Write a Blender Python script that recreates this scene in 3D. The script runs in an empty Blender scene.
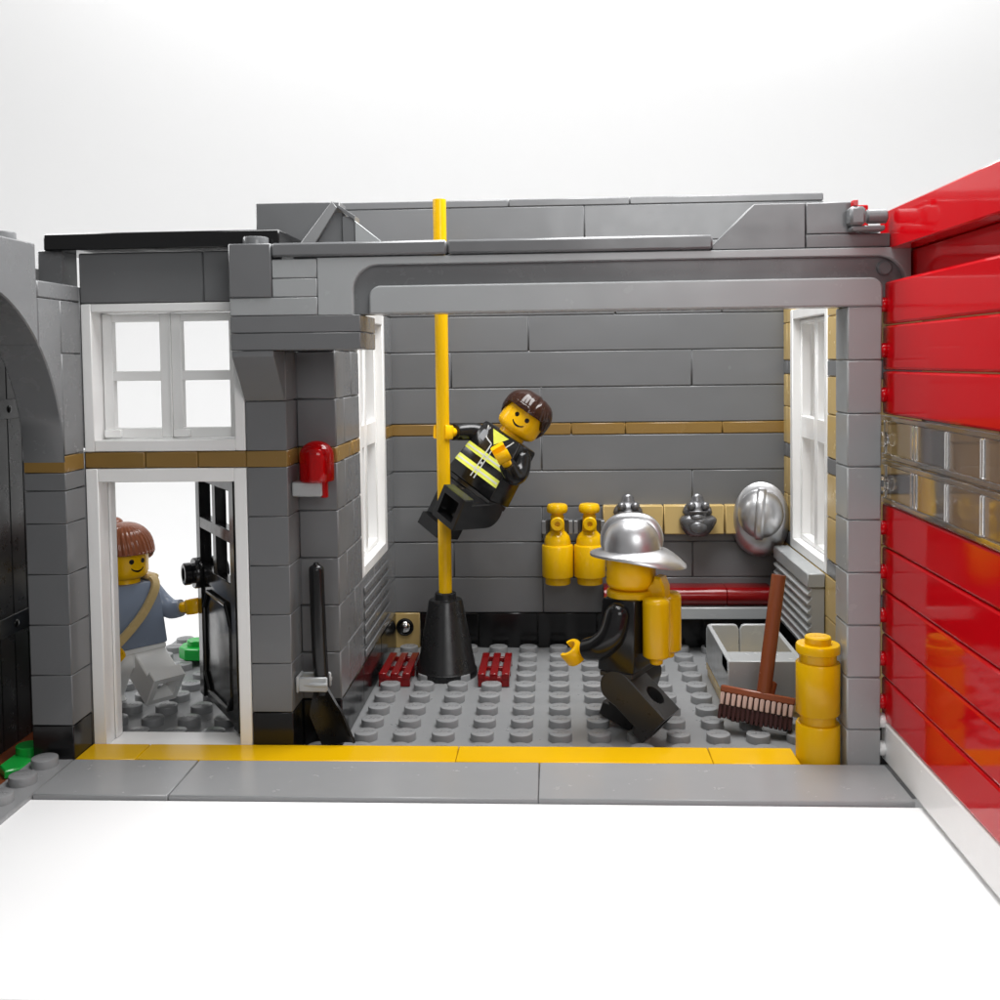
import bpy, bmesh, math, random
from mathutils import Vector, Matrix
random.seed(7)
R = math.radians
S = bpy.context.scene
COL = S.collection

# ------------------------------------------------------------------ materials
def plastic(name, rgb, rough=.2, var=.05, trans=0.0, metal=0.0, spec=.36, bump=.02, ior=1.5, wear=.08):
    m = bpy.data.materials.new(name); m.use_nodes = True
    nt = m.node_tree; b = nt.nodes['Principled BSDF']
    b.inputs['Metallic'].default_value = metal
    b.inputs['IOR'].default_value = ior
    b.inputs['Specular IOR Level'].default_value = spec
    if trans: b.inputs['Transmission Weight'].default_value = trans
    geo = nt.nodes.new('ShaderNodeNewGeometry')
    tc = nt.nodes.new('ShaderNodeTexCoord')
    # every moulded brick differs a touch in tone
    hsv = nt.nodes.new('ShaderNodeHueSaturation'); hsv.inputs['Color'].default_value = (*rgb, 1)
    mr = nt.nodes.new('ShaderNodeMapRange'); mr.inputs['To Min'].default_value = 1 - var; mr.inputs['To Max'].default_value = 1 + var
    nt.links.new(geo.outputs['Random Per Island'], mr.inputs['Value'])
    nt.links.new(mr.outputs['Result'], hsv.inputs['Value'])
    nt.links.new(hsv.outputs['Color'], b.inputs['Base Color'])
    # handling wear: roughness cloud + fine scratches
    n1 = nt.nodes.new('ShaderNodeTexNoise'); n1.inputs['Scale'].default_value = 2.3; n1.inputs['Detail'].default_value = 6
    n1.inputs['Roughness'].default_value = .65
    nt.links.new(tc.outputs['Object'], n1.inputs['Vector'])
    mr2 = nt.nodes.new('ShaderNodeMapRange'); mr2.inputs['From Min'].default_value = .3; mr2.inputs['From Max'].default_value = .75
    mr2.inputs['To Min'].default_value = max(.02, rough - wear*.5); mr2.inputs['To Max'].default_value = rough + wear
    nt.links.new(n1.outputs['Fac'], mr2.inputs['Value'])
    nt.links.new(mr2.outputs['Result'], b.inputs['Roughness'])
    if bump:
        n2 = nt.nodes.new('ShaderNodeTexNoise'); n2.inputs['Scale'].default_value = .9; n2.inputs['Detail'].default_value = 1
        nt.links.new(tc.outputs['Object'], n2.inputs['Vector'])
        mp = nt.nodes.new('ShaderNodeMapping'); mp.inputs['Scale'].default_value = (3, 3, 40); mp.inputs['Rotation'].default_value = (.4, .7, .2)
        nt.links.new(tc.outputs['Object'], mp.inputs['Vector'])
        n3 = nt.nodes.new('ShaderNodeTexNoise'); n3.inputs['Scale'].default_value = 2.2; n3.inputs['Detail'].default_value = 3
        nt.links.new(mp.outputs['Vector'], n3.inputs['Vector'])
        add = nt.nodes.new('ShaderNodeMath'); add.operation = 'MULTIPLY_ADD'; add.inputs[1].default_value = .003
        nt.links.new(n3.outputs['Fac'], add.inputs[0]); nt.links.new(n2.outputs['Fac'], add.inputs[2])
        bp = nt.nodes.new('ShaderNodeBump'); bp.inputs['Strength'].default_value = 1.0; bp.inputs['Distance'].default_value = bump
        nt.links.new(add.outputs['Value'], bp.inputs['Height']); nt.links.new(bp.outputs['Normal'], b.inputs['Normal'])
    return m

M = {}
M['dark'] = plastic('dark grey plastic', (.146, .149, .153), .2, .06)
M['darkfloor'] = plastic('dark grey baseplate plastic', (.215, .219, .223), .3, .04)
M['mid'] = plastic('pavement grey plastic', (.262, .266, .270), .22, .05)
M['archgrey'] = plastic('medium grey plastic', (.17, .174, .178), .24, .05)
M['light'] = plastic('light grey plastic', (.338, .350, .354), .22, .05)
M['white'] = plastic('white plastic', (.82, .82, .81), .2, .02)
M['black'] = plastic('black plastic', (.008, .008, .0085), .16, .1)
M['blackm'] = plastic('satin black plastic', (.011, .011, .0115), .28, .1)
M['softblack'] = plastic('charcoal plastic', (.022, .022, .0225), .3, .05)
M['tan'] = plastic('tan plastic', (.50, .36, .145), .22, .06)
M['olive'] = plastic('dark tan plastic', (.23, .138, .040), .22, .06)
M['yellow'] = plastic('yellow plastic', (.665, .385, .002), .2, .03, bump=.012, spec=.3)
M['skin'] = plastic('warm yellow plastic', (.84, .47, .003), .2, .0, bump=.008, spec=.3)
M['red'] = plastic('red plastic', (.50, .002, .006), .06, .03, spec=.25, bump=0, wear=.03)
M['darkred'] = plastic('dark red plastic', (.17, .002, .003), .16, .05)
M['brown'] = plastic('reddish brown plastic', (.22, .060, .024), .22, .04)
M['hairdark'] = plastic('dark brown plastic', (.028, .010, .006), .14, .03, bump=.01)
M['hairred'] = plastic('red brown plastic', (.24, .075, .034), .16, .03, bump=.01)
M['green'] = plastic('green plastic', (.012, .36, .05), .2, .04)
M['sandblue'] = plastic('sand blue plastic', (.22, .265, .35), .22, .02)
M['silver'] = plastic('silver lacquer', (.56, .56, .57), .33, .0, metal=.9, bump=.008, wear=.05)
M['gunmetal'] = plastic('dark silver plastic', (.14, .14, .145), .25, .0, metal=.55, bump=.02)
M['chrome'] = plastic('chrome', (.8, .8, .8), .06, .0, metal=1)
M['clear'] = plastic('clear plastic', (.96, .95, .94), .05, .0, trans=1.0, bump=.012, wear=.02)
M['transred'] = plastic('clear red plastic', (.50, .004, .006), .05, .0, trans=.0, spec=.7, bump=.0, wear=.02)
nt = M['transred'].node_tree; tb = nt.nodes.new('ShaderNodeBsdfTransparent'); tb.inputs['Color'].default_value = (.85, .03, .03, 1)
mx = nt.nodes.new('ShaderNodeMixShader'); mx.inputs['Fac'].default_value = .42
nt.links.new(tb.outputs[0], mx.inputs[1]); nt.links.new(nt.nodes['Principled BSDF'].outputs[0], mx.inputs[2])
nt.links.new(mx.outputs[0], nt.nodes['Material Output'].inputs['Surface'])
M['lime'] = plastic('lime print', (.66, .70, .09), .3, .0, bump=0)
M['print'] = plastic('grey print', (.22, .23, .25), .3, .0, bump=0)
M['silverprint'] = plastic('silver print', (.55, .56, .55), .3, .0, bump=0)
M['ink'] = plastic('black ink', (.006, .005, .005), .25, .0, bump=0)
M['tanwall'] = plastic('sand brown plastic', (.26, .16, .07), .4, .05)
M['paper'] = plastic('white studio paper', (.86, .86, .86), .7, .0, spec=.2, bump=0)

# ------------------------------------------------------------------ mesh builder
class MB:
    def __init__(s): s.v = []; s.f = []
    def add(s, vs, fs, mtx=None):
        o = len(s.v)
        s.v += [(mtx @ Vector(v)) if mtx is not None else Vector(v) for v in vs]
        s.f += [tuple(i + o for i in f) for f in fs]
        return s
    def box(s, x0, x1, y0, y1, z0, z1, b=.03, mtx=None):
        if x1 < x0: x0, x1 = x1, x0
        if y1 < y0: y0, y1 = y1, y0
        if z1 < z0: z0, z1 = z1, z0
        b = min(b, (x1-x0)*.35, (y1-y0)*.35, (z1-z0)*.35)
        X = (x0, x1); Y = (y0, y1); Z = (z0, z1); vs = []; idx = {}
        for i in (0, 1):
            for j in (0, 1):
                for k in (0, 1):
                    c = [X[i], Y[j], Z[k]]; sg = (1 - 2*i, 1 - 2*j, 1 - 2*k)
                    for a in range(3):
                        p = list(c)
                        for q in range(3):
                            if q != a: p[q] += sg[q]*b
                        idx[(i, j, k, a)] = len(vs); vs.append(p)
        fs = []
        for a in range(3):
            o1, o2 = [q for q in range(3) if q != a]
            for side in (0, 1):
                ring = []
                for (p, q) in ((0, 0), (1, 0), (1, 1), (0, 1)):
                    t = [0, 0, 0]; t[a] = side; t[o1] = p; t[o2] = q
                    ring.append(idx[(*t, a)])
                fs.append(ring)
        for a in range(3):
            o1, o2 = [q for q in range(3) if q != a]
            for p in (0, 1):
                for q in (0, 1):
                    t = [0, 0, 0]; t[o1] = p; t[o2] = q
                    u = list(t); u[a] = 1
                    fs.append([idx[(*t, o1)], idx[(*u, o1)], idx[(*u, o2)], idx[(*t, o2)]])
        for i in (0, 1):
            for j in (0, 1):
                for k in (0, 1):
                    fs.append([idx[(i, j, k, 0)], idx[(i, j, k, 1)], idx[(i, j, k, 2)]])
        return s.add(vs, fs, mtx)
    def lathe(s, prof, mtx=None, seg=28, arc=None):
        """prof: list of (r, z); revolved about z"""
        vs = []; fs = []; n = seg; m = len(prof)
        for (r, z) in prof:
            for i in range(n):
                a = 2*math.pi*i/n
                vs.append((r*math.cos(a), r*math.sin(a), z))
        for k in range(m-1):
            for i in range(n):
                j = (i+1) % n
                fs.append((k*n+i, k*n+j, (k+1)*n+j, (k+1)*n+i))
        fs.append(tuple(reversed(range(n)))); fs.append(tuple((m-1)*n+i for i in range(n)))
        return s.add(vs, fs, mtx)
    def cyl(s, p, q, r, b=.02, seg=24, r2=None):
        p = Vector(p); q = Vector(q); d = q-p; L = d.length
        r2 = r if r2 is None else r2
        b = min(b, L*.3, r*.5)
        return s.lathe([(r-b, 0), (r, b), (r2, L-b), (r2-b, L)], frame(p, d), seg)
    def prism(s, poly, d0, d1, axis='Y', b=0.0, mtx=None):
        """poly: list of (a, b) points; axis X: (y,z) ; Y: (x,z) ; Z: (x,y)"""
        def P(u, v, d):
            return {'X': (d, u, v), 'Y': (u, d, v), 'Z': (u, v, d)}[axis]
        n = len(poly)
        if b > 0:
            c = offset_poly(poly, b)
            rings = [(c, d0), (poly, d0 + b), (poly, d1 - b), (c, d1)]
        else:
            rings = [(poly, d0), (poly, d1)]
        vs = []; fs = []
        for (pl, d) in rings: vs += [P(u, v, d) for (u, v) in pl]
        for k in range(len(rings)-1):
            for i in range(n):
                j = (i+1) % n
                fs.append((k*n+i, k*n+j, (k+1)*n+j, (k+1)*n+i))
        fs.append(tuple(reversed(range(n)))); fs.append(tuple((len(rings)-1)*n+i for i in range(n)))
        return s.add(vs, fs, mtx)
    def tube(s, pts, radii, seg=18, cap=True, sub=6, mtx=None, flat=1.0, updir=None):
        P, Q = smooth_path(pts, radii, sub)
        vs = []; fs = []; n = seg; prev = None
        for i, p in enumerate(P):
            d = (P[min(i+1, len(P)-1)] - P[max(i-1, 0)]).normalized()
            if prev is None:
                u = Vector(updir) if updir is not None else (Vector((0, 0, 1)) if abs(d.z) < .9 else Vector((1, 0, 0)))
            else: u = prev
            u = (u - d*u.dot(d)).normalized(); w = d.cross(u); prev = u
            for k in range(n):
                a = 2*math.pi*k/n
                vs.append(p + u*(math.cos(a)*Q[i]*flat) + w*(math.sin(a)*Q[i]))
        for i in range(len(P)-1):
            for k in range(n):
                j = (k+1) % n
                fs.append((i*n+k, i*n+j, (i+1)*n+j, (i+1)*n+k))
        fs.append(tuple(reversed(range(n)))); fs.append(tuple((len(P)-1)*n+k for k in range(n)))
        return s.add(vs, fs, mtx)
    def ball(s, c, r, sc=(1, 1, 1), mtx=None, nu=24, nv=14):
        vs = []; fs = []
        for j in range(nv+1):
            t = math.pi*j/nv
            for i in range(nu):
                a = 2*math.pi*i/nu
                vs.append((c[0]+r*sc[0]*math.sin(t)*math.cos(a), c[1]+r*sc[1]*math.sin(t)*math.sin(a), c[2]+r*sc[2]*math.cos(t)))
        for j in range(nv):
            for i in range(nu):
                k = (i+1) % nu
                fs.append((j*nu+i, j*nu+k, (j+1)*nu+k, (j+1)*nu+i))
        return s.add(vs, fs, mtx)
    def mesh(s, name, mat, ang=38):
        me = bpy.data.meshes.new(name)
        me.from_pydata([tuple(v) for v in s.v], [], [tuple(f) for f in s.f])
        bm = bmesh.new(); bm.from_mesh(me)
        bmesh.ops.remove_doubles(bm, verts=bm.verts, dist=1e-6) if len(bm.verts) < 3000 else None
        bmesh.ops.recalc_face_normals(bm, faces=bm.faces)
        bm.to_mesh(me); bm.free()
        me.polygons.foreach_set('use_smooth', [True]*len(me.polygons))
        me.set_sharp_from_angle(angle=R(ang))
        me.materials.append(mat)
        return me
    def build(s, name, mat, parent=None, ang=38):
        o = bpy.data.objects.new(name, s.mesh(name, mat, ang)); COL.objects.link(o)
        if parent is not None:
            o.parent = parent
            pm = ROOTM.get(parent.name)      # vertices are in world space: cancel the Empty's place
            if pm is not None: o.matrix_parent_inverse = pm.inverted()
        return o

ROOTM = {}
def frame(p, d, up=None):
    d = Vector(d).normalized()
    u = Vector(up) if up is not None else (Vector((0, 0, 1)) if abs(d.z) < .95 else Vector((1, 0, 0)))
    u = (u - d*u.dot(d)).normalized(); w = d.cross(u)
    m = Matrix((u, w, d)).transposed().to_4x4(); m.translation = Vector(p)
    return m
def offset_poly(poly, b):
    n = len(poly); out = []
    area = sum(poly[i][0]*poly[(i+1) % n][1]-poly[(i+1) % n][0]*poly[i][1] for i in range(n))
    sg = 1 if area > 0 else -1
    for i in range(n):
        p0, p1, p2 = Vector(poly[i-1]), Vector(poly[i]), Vector(poly[(i+1) % n])
        e1 = (p1-p0).normalized(); e2 = (p2-p1).normalized()
        n1 = Vector((-e1.y, e1.x))*sg; n2 = Vector((-e2.y, e2.x))*sg
        k = 1 + n1.dot(n2)
        out.append(tuple(p1 + (n1+n2)*(b/max(k, .35))))
    return out
def smooth_path(pts, radii, sub):
    pts = [Vector(p) for p in pts]
    if len(pts) == 2 or sub <= 1: return pts, list(radii)
    P = []; Q = []
    for i in range(len(pts)-1):
        p0 = pts[max(i-1, 0)]; p1 = pts[i]; p2 = pts[i+1]; p3 = pts[min(i+2, len(pts)-1)]
        for k in range(sub):
            t = k/sub
            P.append(.5*((2*p1)+(p2-p0)*t+(2*p0-5*p1+4*p2-p3)*t*t+(-p0+3*p1-3*p2+p3)*t**3))
            Q.append(radii[i]*(1-t)+radii[i+1]*t)
    P.append(pts[-1]); Q.append(radii[-1])
    return P, Q

def tag(o, label, cat, group=None, kind=None):
    o['label'] = label; o['category'] = cat
    if group: o['group'] = group
    if kind: o['kind'] = kind
    return o
def structure(o, label=None):
    o['kind'] = 'structure'
    if label: o['label'] = label
    return o
def thing(name, label, cat, loc=(0, 0, 0), group=None):
    o = bpy.data.objects.new(name, None); COL.objects.link(o); o.empty_display_size = .2
    o.location = loc
    ROOTM[o.name] = Matrix.Translation(Vector(loc))
    return tag(o, label, cat, group)
def copy_tree(o, parent=None, delta=None, label=None):
    c = o.copy(); COL.objects.link(c)
    if parent is not None: c.parent = parent
    if delta is not None: c.location = o.location + Vector(delta)
    if label: c['label'] = label
    for ch in list(o.children): copy_tree(ch, c)
    return c
def cut(o, cutters):
    """boolean difference, applied to the mesh data"""
    for mb in cutters:
        k = bpy.data.objects.new('cutter', mb.mesh('cutter', M['ink'])); COL.objects.link(k)
        md = o.modifiers.new('b', 'BOOLEAN'); md.operation = 'DIFFERENCE'; md.solver = 'EXACT'; md.object = k
        par, inv = o.parent, o.matrix_parent_inverse.copy(); o.parent = None
        bpy.context.view_layer.update()
        ev = o.evaluated_get(bpy.context.evaluated_depsgraph_get())
        me = bpy.data.meshes.new_from_object(ev); o.modifiers.clear(); me.name = o.name
        o.data = me; o.parent = par; o.matrix_parent_inverse = inv
        bpy.data.objects.remove(k)
    me = o.data
    me.polygons.foreach_set('use_smooth', [True]*len(me.polygons)); me.set_sharp_from_angle(angle=R(35))
    while len(me.materials) > 1: me.materials.pop()

# ------------------------------------------------------------------ brick walls
G = .007
def courses(z0, z1, h=1.2):
    out = []; z = z0
    while z < z1 - 1e-4:
        out.append((z, min(z+h, z1))); z += h
    return out
def wall_x(mb, x0, x1, y0, y1, rows, joints=None, holes=(), b=.032):
    """bricks running along X; front face y0"""
    for i, (z0, z1) in enumerate(rows):
        if joints is not None: js = joints(i)
        else:
            js = []; x = x0 + random.choice((2, 3, 4))
            while x < x1 - .9: js.append(x); x += random.choice((2, 4, 4, 6))
        cuts = [x0] + [j for j in js if x0 < j < x1] + [x1]
        for a, c in zip(cuts[:-1], cuts[1:]):
            segs = [(a, c)]
            for (h0, h1, hz0, hz1) in holes:
                if z0 < hz1 - .01 and z1 > hz0 + .01:
                    ns = []
                    for (p, q) in segs:
                        if h1 <= p or h0 >= q: ns.append((p, q)); continue
                        if p < h0 - .02: ns.append((p, h0))
                        if q > h1 + .02: ns.append((h1, q))
                    segs = ns
            for (p, q) in segs:
                mb.box(p+G/2, q-G/2, y0 + random.uniform(0, .008), y1, z0+G/2, z1-G/2, b)
def wall_y(mb, y0, y1, x0, x1, rows, joints=None, holes=(), b=.032):
    t = MB(); wall_x(t, y0, y1, 0, 1, rows, joints, holes, b)
    for v in t.v:
        mb.v.append(Vector((x0 + (x1-x0)*v.y, v.x, v.z)))
    o = len(mb.v) - len(t.v)
    mb.f += [tuple(i+o for i in f) for f in t.f]

# studs with the small raised lettering on top
def stud_letters():
    cu = bpy.data.curves.new('l', 'FONT'); cu.body = 'LEGO'; cu.size = .155; cu.align_x = 'CENTER'; cu.align_y = 'CENTER'
    cu.shear = .25; cu.extrude = .012; cu.offset = .006; cu.resolution_u = 1; cu.space_character = 1.05
    o = bpy.data.objects.new('l', cu); COL.objects.link(o)
    bpy.context.view_layer.update()
    me = bpy.data.meshes.new_from_object(o.evaluated_get(bpy.context.evaluated_depsgraph_get()))
    vs = [v.co.copy() for v in me.vertices]; fs = [tuple(p.vertices) for p in me.polygons]
    bpy.data.objects.remove(o); bpy.data.meshes.remove(me)
    return vs, fs
LV, LF = stud_letters()
def stud(mb, x, y, z, seg=26, r=.3, h=.2):
    mb.lathe([(r, -.01), (r, h-.025), (r-.008, h-.008), (r-.025, h)], Matrix.Translation((x, y, z)), seg)
    mb.add(LV, LF, Matrix.Translation((x, y, z+h-.006)))

# ================================================================== SETTING
# studio sheet: table that sweeps up into a curved backdrop
def backdrop():
    mb = MB(); cx, cy = 5., 0.; n = 72
    prof = [(0, -.42), (30, -.42), (38, -.1), (44, 2), (48, 6), (50.5, 12), (51.5, 20), (52, 40), (52, 85)]
    a0, a1 = R(-12), R(192)
    vs = []; fs = []
    for (r, z) in prof:
        for i in range(n+1):
            a = a0 + (a1-a0)*i/n
            vs.append((cx + r*math.cos(a), cy + r*math.sin(a), z))
    for k in range(len(prof)-1):
        for i in range(n):
            fs.append((k*(n+1)+i, k*(n+1)+i+1, (k+1)*(n+1)+i+1, (k+1)*(n+1)+i))
    mb.add(vs, fs)
    return mb
structure(backdrop().build('backdrop', M['paper']), 'white curved studio backdrop behind the toy fire station')
mb = MB()
mb.box(-24, 34, -11, -4.03, -.4, .30, .02)
structure(mb.build('table_surface', M['paper']), 'white table in front of the grey toy pavement')

# studded floor plate (room floor and the ground outside the door)
mb = MB()
mb.box(-8, 14, -2, 9.98, -.4, 0, .02)
for ix in range(0, 13):
    for iy in range(-1, 9): stud(mb, ix+.5, iy+.5, 0)
for ix in (-1,):
    for iy in (-1,): stud(mb, ix+.5, iy+.5, 0)
for ix in range(-8, -1):
    for iy in range(0, 10): stud(mb, ix+.5, iy+.5, 0, 20)
structure(mb.build('floor', M['darkfloor']), 'dark grey studded floor plate')

# pavement
mb = MB()
mb.box(-6.0, -3.01, -4, -2.012, .02, .4, .02)
mb.box(-2.99, 5.0, -4, -2.012, .02, .4, .02)
mb.box(5.012, 12.86, -4, -2.012, .02, .4, .02)
mb.box(-7, -6.012, -11, -2.012, .02, .4, .02)
for k in range(0, 4): stud(mb, -6.52, -2.4-k, .4)
mb.box(-6.0, 12.86, -3.99, -2.02, -.4, .015, 0)
structure(mb.build('pavement', M['mid']), 'smooth grey pavement tiles')

# yellow kerb
mb = MB()
cuts = [-6, -4.6, -4, -1, 3.05, 5, 8, 10.98]
cuts = [-6, -4.55, 3.05, 9.0, 10.98]
for a, c in zip(cuts[:-1], cuts[1:]): mb.box(a+.006, c-.006, -2.0, -1.012, .004, .4, .018)
structure(mb.build('kerb', M['yellow']), 'yellow tile kerb along the threshold')

# ================================================================== REAR WALL
rear = thing('rear_wall', 'long dark grey brick rear wall with olive stripe and black bottom course', 'wall', (6.5, 9, 0))
J = {0: [5], 1: [2, 5, 10], 2: [5], 3: [10], 4: [5]}
mb = MB(); wall_x(mb, -.6, 13.6, 9.004, 10, courses(1.2, 7.2), lambda i: J[i])
rows = courses(7.6, 14.8) + [(14.8, 15.05)]; J2 = {0: [5], 1: [2, 10], 2: [4.6], 3: [7.5, 11], 4: [3, 8], 5: [1.8, 6.5], 6: [4, 8]}
wall_x(mb, -1.9, 14.3, 9.004, 10, rows, lambda i: J2[i])
mb.build('brickwork', M['dark'], rear)
mb = MB(); wall_x(mb, -.5, 13.5, 9.004, 10, [(7.2, 7.6)], lambda i: [2, 6, 7.8, 11]); mb.build('stripe', M['olive'], rear)
mb = MB(); wall_x(mb, .82, 13.5, 9.004, 10, [(0.003, 1.2)], lambda i: [2.8, 4.8, 6.8, 8.8, 10.8]); mb.build('base_course', M['black'], rear)
mb = MB(); mb.box(-.2, .8, 8.98, 10, .0, 1.19, .02); corner = mb.build('corner_brick', M['tan'], rear)
mb = MB()
mb.lathe([(.30, 0), (.30, .03), (.285, .06), (.25, .07), (.225, .04), (.225, .0)], frame((.3, 8.975, .72), (0, -1, 0)), 30)
mb.build('ring', M['black'], corner)
mb = MB(); mb.ball((.3, 8.975, .72), .21, (1, .55, 1)); mb.build('round_knob', M['chrome'], corner)
mb = MB()
for x in (7.02, 9.02, 11.02): mb.box(x, x+1.97, 8.62, 8.99, 3.9, 4.86, .03)
mb.build('mounting_strip', M['tan'], rear)
# dark clips that hold the tanks
for x in (5.5, 6.55):
    mb = MB()
    mb.box(x-.28, x+.28, 8.72, 8.998, 3.95, 4.45, .03)
    for s in (-1, 1):
        mb.prism([(x+s*.2, 8.85), (x+s*.52, 8.6), (x+s*.5, 8.28), (x+s*.38, 8.28), (x+s*.36, 8.5), (x+s*.12, 8.72)], 3.98, 4.42, 'Z', .02)
    mb.build('clip', M['dark'], rear)

# bench shelf on the rear wall
bench = thing('wall_bench', 'low grey wall bench with a dark red rounded seat', 'bench', (9.7, 8.5, 0))
mb = MB()
mb.box(6.98, 8.99, 8.0, 8.985, 1.22, 1.6, .025); mb.box(9.0, 12.5, 8.0, 8.985, 1.22, 1.6, .025)
mb.build('shelf', M['light'], bench)
for x in (7.3, 10.3):
    mb = MB(); mb.box(x, x+.5, 8.35, 8.97, .02, 1.215, .02); mb.build('support', M['black'], bench)
for (a, c) in ((7.0, 9.02), (9.035, 10.98), (10.995, 12.45)):
    mb = MB()
    prof = [(8.97, 1.61), (8.97, 2.2), (8.42, 2.2)] + [(8.30 - .27*math.sin(t), 1.92 + .28*math.cos(t)) for t in [R(a_) for a_ in range(0, 181, 15)]] + [(8.3, 1.61)]
    mb.prism(prof, a, c, 'X', .012); mb.build('seat', M['darkred'], bench, 30)

# ================================================================== SIDE WALLS OF THE ROOM
def window_frame(mb, glass, x, y0, y1, z0, z1, depth, sgn):
    """frame in a wall of constant x; room side = x, wall extends to x+depth (sign in depth)"""
    def B(ya, yb, za, zb, a=0., c=1., b=.02): mb.box(x + depth*a, x + depth*c, ya, yb, za, zb, b)
    f = .3
    B(y0, y0+f, z0, z1); B(y1-f, y1, z0, z1); B(y0+f+.002, y1-f-.002, z0, z0+f); B(y0+f+.002, y1-f-.002, z1-f, z1)
def sash(name, parent, x, y0, y1, z0, z1, depth):
    """white sash, one column of two panes"""
    def bx(mb, ya, yb, za, zb, a, c): mb.box(x+depth*a, x+depth*c, ya, yb, za, zb, .02)
    m = (z0+z1)/2 + .1; t = .16
    mb = MB()
    bx(mb, y0, y0+t, z0, z1, .25, .55); bx(mb, y1-t, y1, z0, z1, .25, .55)
    bx(mb, y0+t+.002, y1-t-.002, z0, z0+t, .25, .55); bx(mb, y0+t+.002, y1-t-.002, z1-t, z1, .25, .55)
    bx(mb, y0+t+.002, y1-t-.002, m-.34, m+.34, .25, .55)
    return mb.build('sash', M['white'], parent)
for side in (0, 1):
    X = 0 if side == 0 else 13
    D = -1 if side == 0 else 1
    if side == 0:
        w = thing('side_wall', 'glossy grey side wall with tall white window, beside the shovel pillar', 'wall', (-.5, 4.5, 0))
        wy0, wy1 = 3.1, 7.55
    else:
        w = thing('side_wall', 'sand and grey quoined side wall with tall white window, right of the crate', 'wall', (13.5, 4.5, 0))
        wy0, wy1 = 3.56, 8.06
    wz0, wz1 = 3.6, 11.2
    hole = [(wy0, wy1, wz0, wz1)]
    ys = 0.0 if side == 0 else -1.0
    if side == 0:
        mb = MB(); wall_y(mb, ys, 9, X, X+D, courses(1.2, 7.2), lambda i: [1.0 + (i % 2)*1.0, 5], hole)
        wall_y(mb, ys, 9, X, X+D, courses(7.6, 12.4), lambda i: [1.0 + (i % 2)*1.0, 5], hole)
        mb.build('brickwork', M['dark'], w)
        mb = MB(); wall_y(mb, ys, 9, X, X+D, [(7.2, 7.6)], lambda i: [2], hole); mb.build('stripe', M['olive'], w)
        mb = MB()   # ribbed bricks under the window
        for k in range(6): mb.box(.002, .055, wy0+.1, wy1, 1.35 + k*.36, 1.35 + k*.36+.2, .03)
        mb.build('ribs', M['dark'], w)
    else:
        gz = [(3.6, 4.05), (6.45, 6.9), (9.15, 9.6)]
        mb = MB(); g = MB()
        z = 1.2
        allrows = [(1.2, 2.4), (2.4, 3.6), (3.6, 4.05), (4.05, 5.25), (5.25, 6.45), (6.45, 6.9), (6.9, 8.1), (8.1, 9.15), (9.15, 9.6), (9.6, 10.8), (10.8, 12.0)]
        for r_ in allrows:
            wall_y(g if r_ in gz else mb, ys, 9, X, X+D, [r_], lambda i: [1.0, 2.0, 8.5], hole)
        mb.build('brickwork', M['tan'], w); g.build('quoin', M['dark'], w)
    mb = MB(); wall_y(mb, ys, 9, X, X+D, [(0, 1.2)], lambda i: [3, 6]); mb.build('base_course', M['black'], w)
    mb = MB(); window_frame(mb, None, X, wy0+.01, wy1-.01, wz0+.01, wz1-.01, D*1.0, 1)
    wf = mb.build('window', M['white'], w)
    ym = (wy0+wy1)/2
    sash('sash', wf, X, wy0+.32, ym-.01, wz0+.32, wz1-.32, D)
    sash('sash', wf, X, ym+.01, wy1-.32, wz0+.32, wz1-.32, D)
    if side == 1:
        v = thing('wall_vent', 'grey louvred vent box under the tall window, above the crate', 'vent', (12.75, 5.9, 0))
        mb = MB(); mb.box(12.6, 12.985, 3.72, 8.18, 1.25, 3.19, .02); mb.build('body', M['light'], v)
        mb = MB(); mb.box(12.5, 12.99, 3.69, 8.22, 3.2, 3.6, .025); mb.build('cap', M['light'], v)
        mb = MB()
        for k in range(7):
            z = 1.42 + k*.255
            mb.prism([(12.61, z), (12.49, z+.02), (12.49, z+.06), (12.61, z+.18)], 3.71, 8.2, 'Y', .008)
        mb.build('louvre', M['light'], v)

# ================================================================== FRONT PILLAR (left of the room)
fp = thing('corner_pillar', 'dark grey brick pillar with sloped corbel between the open door and the room', 'pillar', (-1.0, -.5, 0))
mb = MB()
one = lambda i: []
for (z0, z1) in courses(1.2, 7.2) + [(7.6, 8.8)]:
    mb.box(-2+G/2, -1-G/2, -1, .6, z0+G/2, z1-G/2, .02)
for i, (z0, z1) in enumerate(courses(1.2, 7.2) + courses(7.6, 10.0)):
    mb.box(-1+G/2 if i % 2 else -1.4, -G/2, .02, .98, z0+G/2, z1-G/2, .02)
mb.box(-1.98, -1-G/2, -.98, .6, 8.81, 9.99, .02)
mb.box(-1.95, -.05, .3, .95, 7.62, 10.4, .02); mb.box(-1.9, -.99, .61, .97, .02, 7.6, .02)
mb.build('brickwork', M['dark'], fp)
mb = MB(); mb.box(-2, -1, -1, .6, 7.2+G/2, 7.6-G/2, .02); mb.box(-.99, 0, .02, .98, 7.2+G/2, 7.6-G/2, .02); mb.build('stripe', M['olive'], fp)
mb = MB(); mb.box(-2, -1, -1, .6, 0.002, 1.19, .02); mb.box(-.99, 0, .02, .98, 0.002, 1.19, .02); mb.build('base_course', M['black'], fp)
mb = MB()   # inverted slope brick
mb.prism([(-1.0, 8.81), (-1.06, 8.81), (-1.98, 9.86), (-1.98, 9.99), (-1.0, 9.99)], -1.985, -1.01, 'X', .015); mb.build('corbel', M['dark'], fp)

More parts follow.
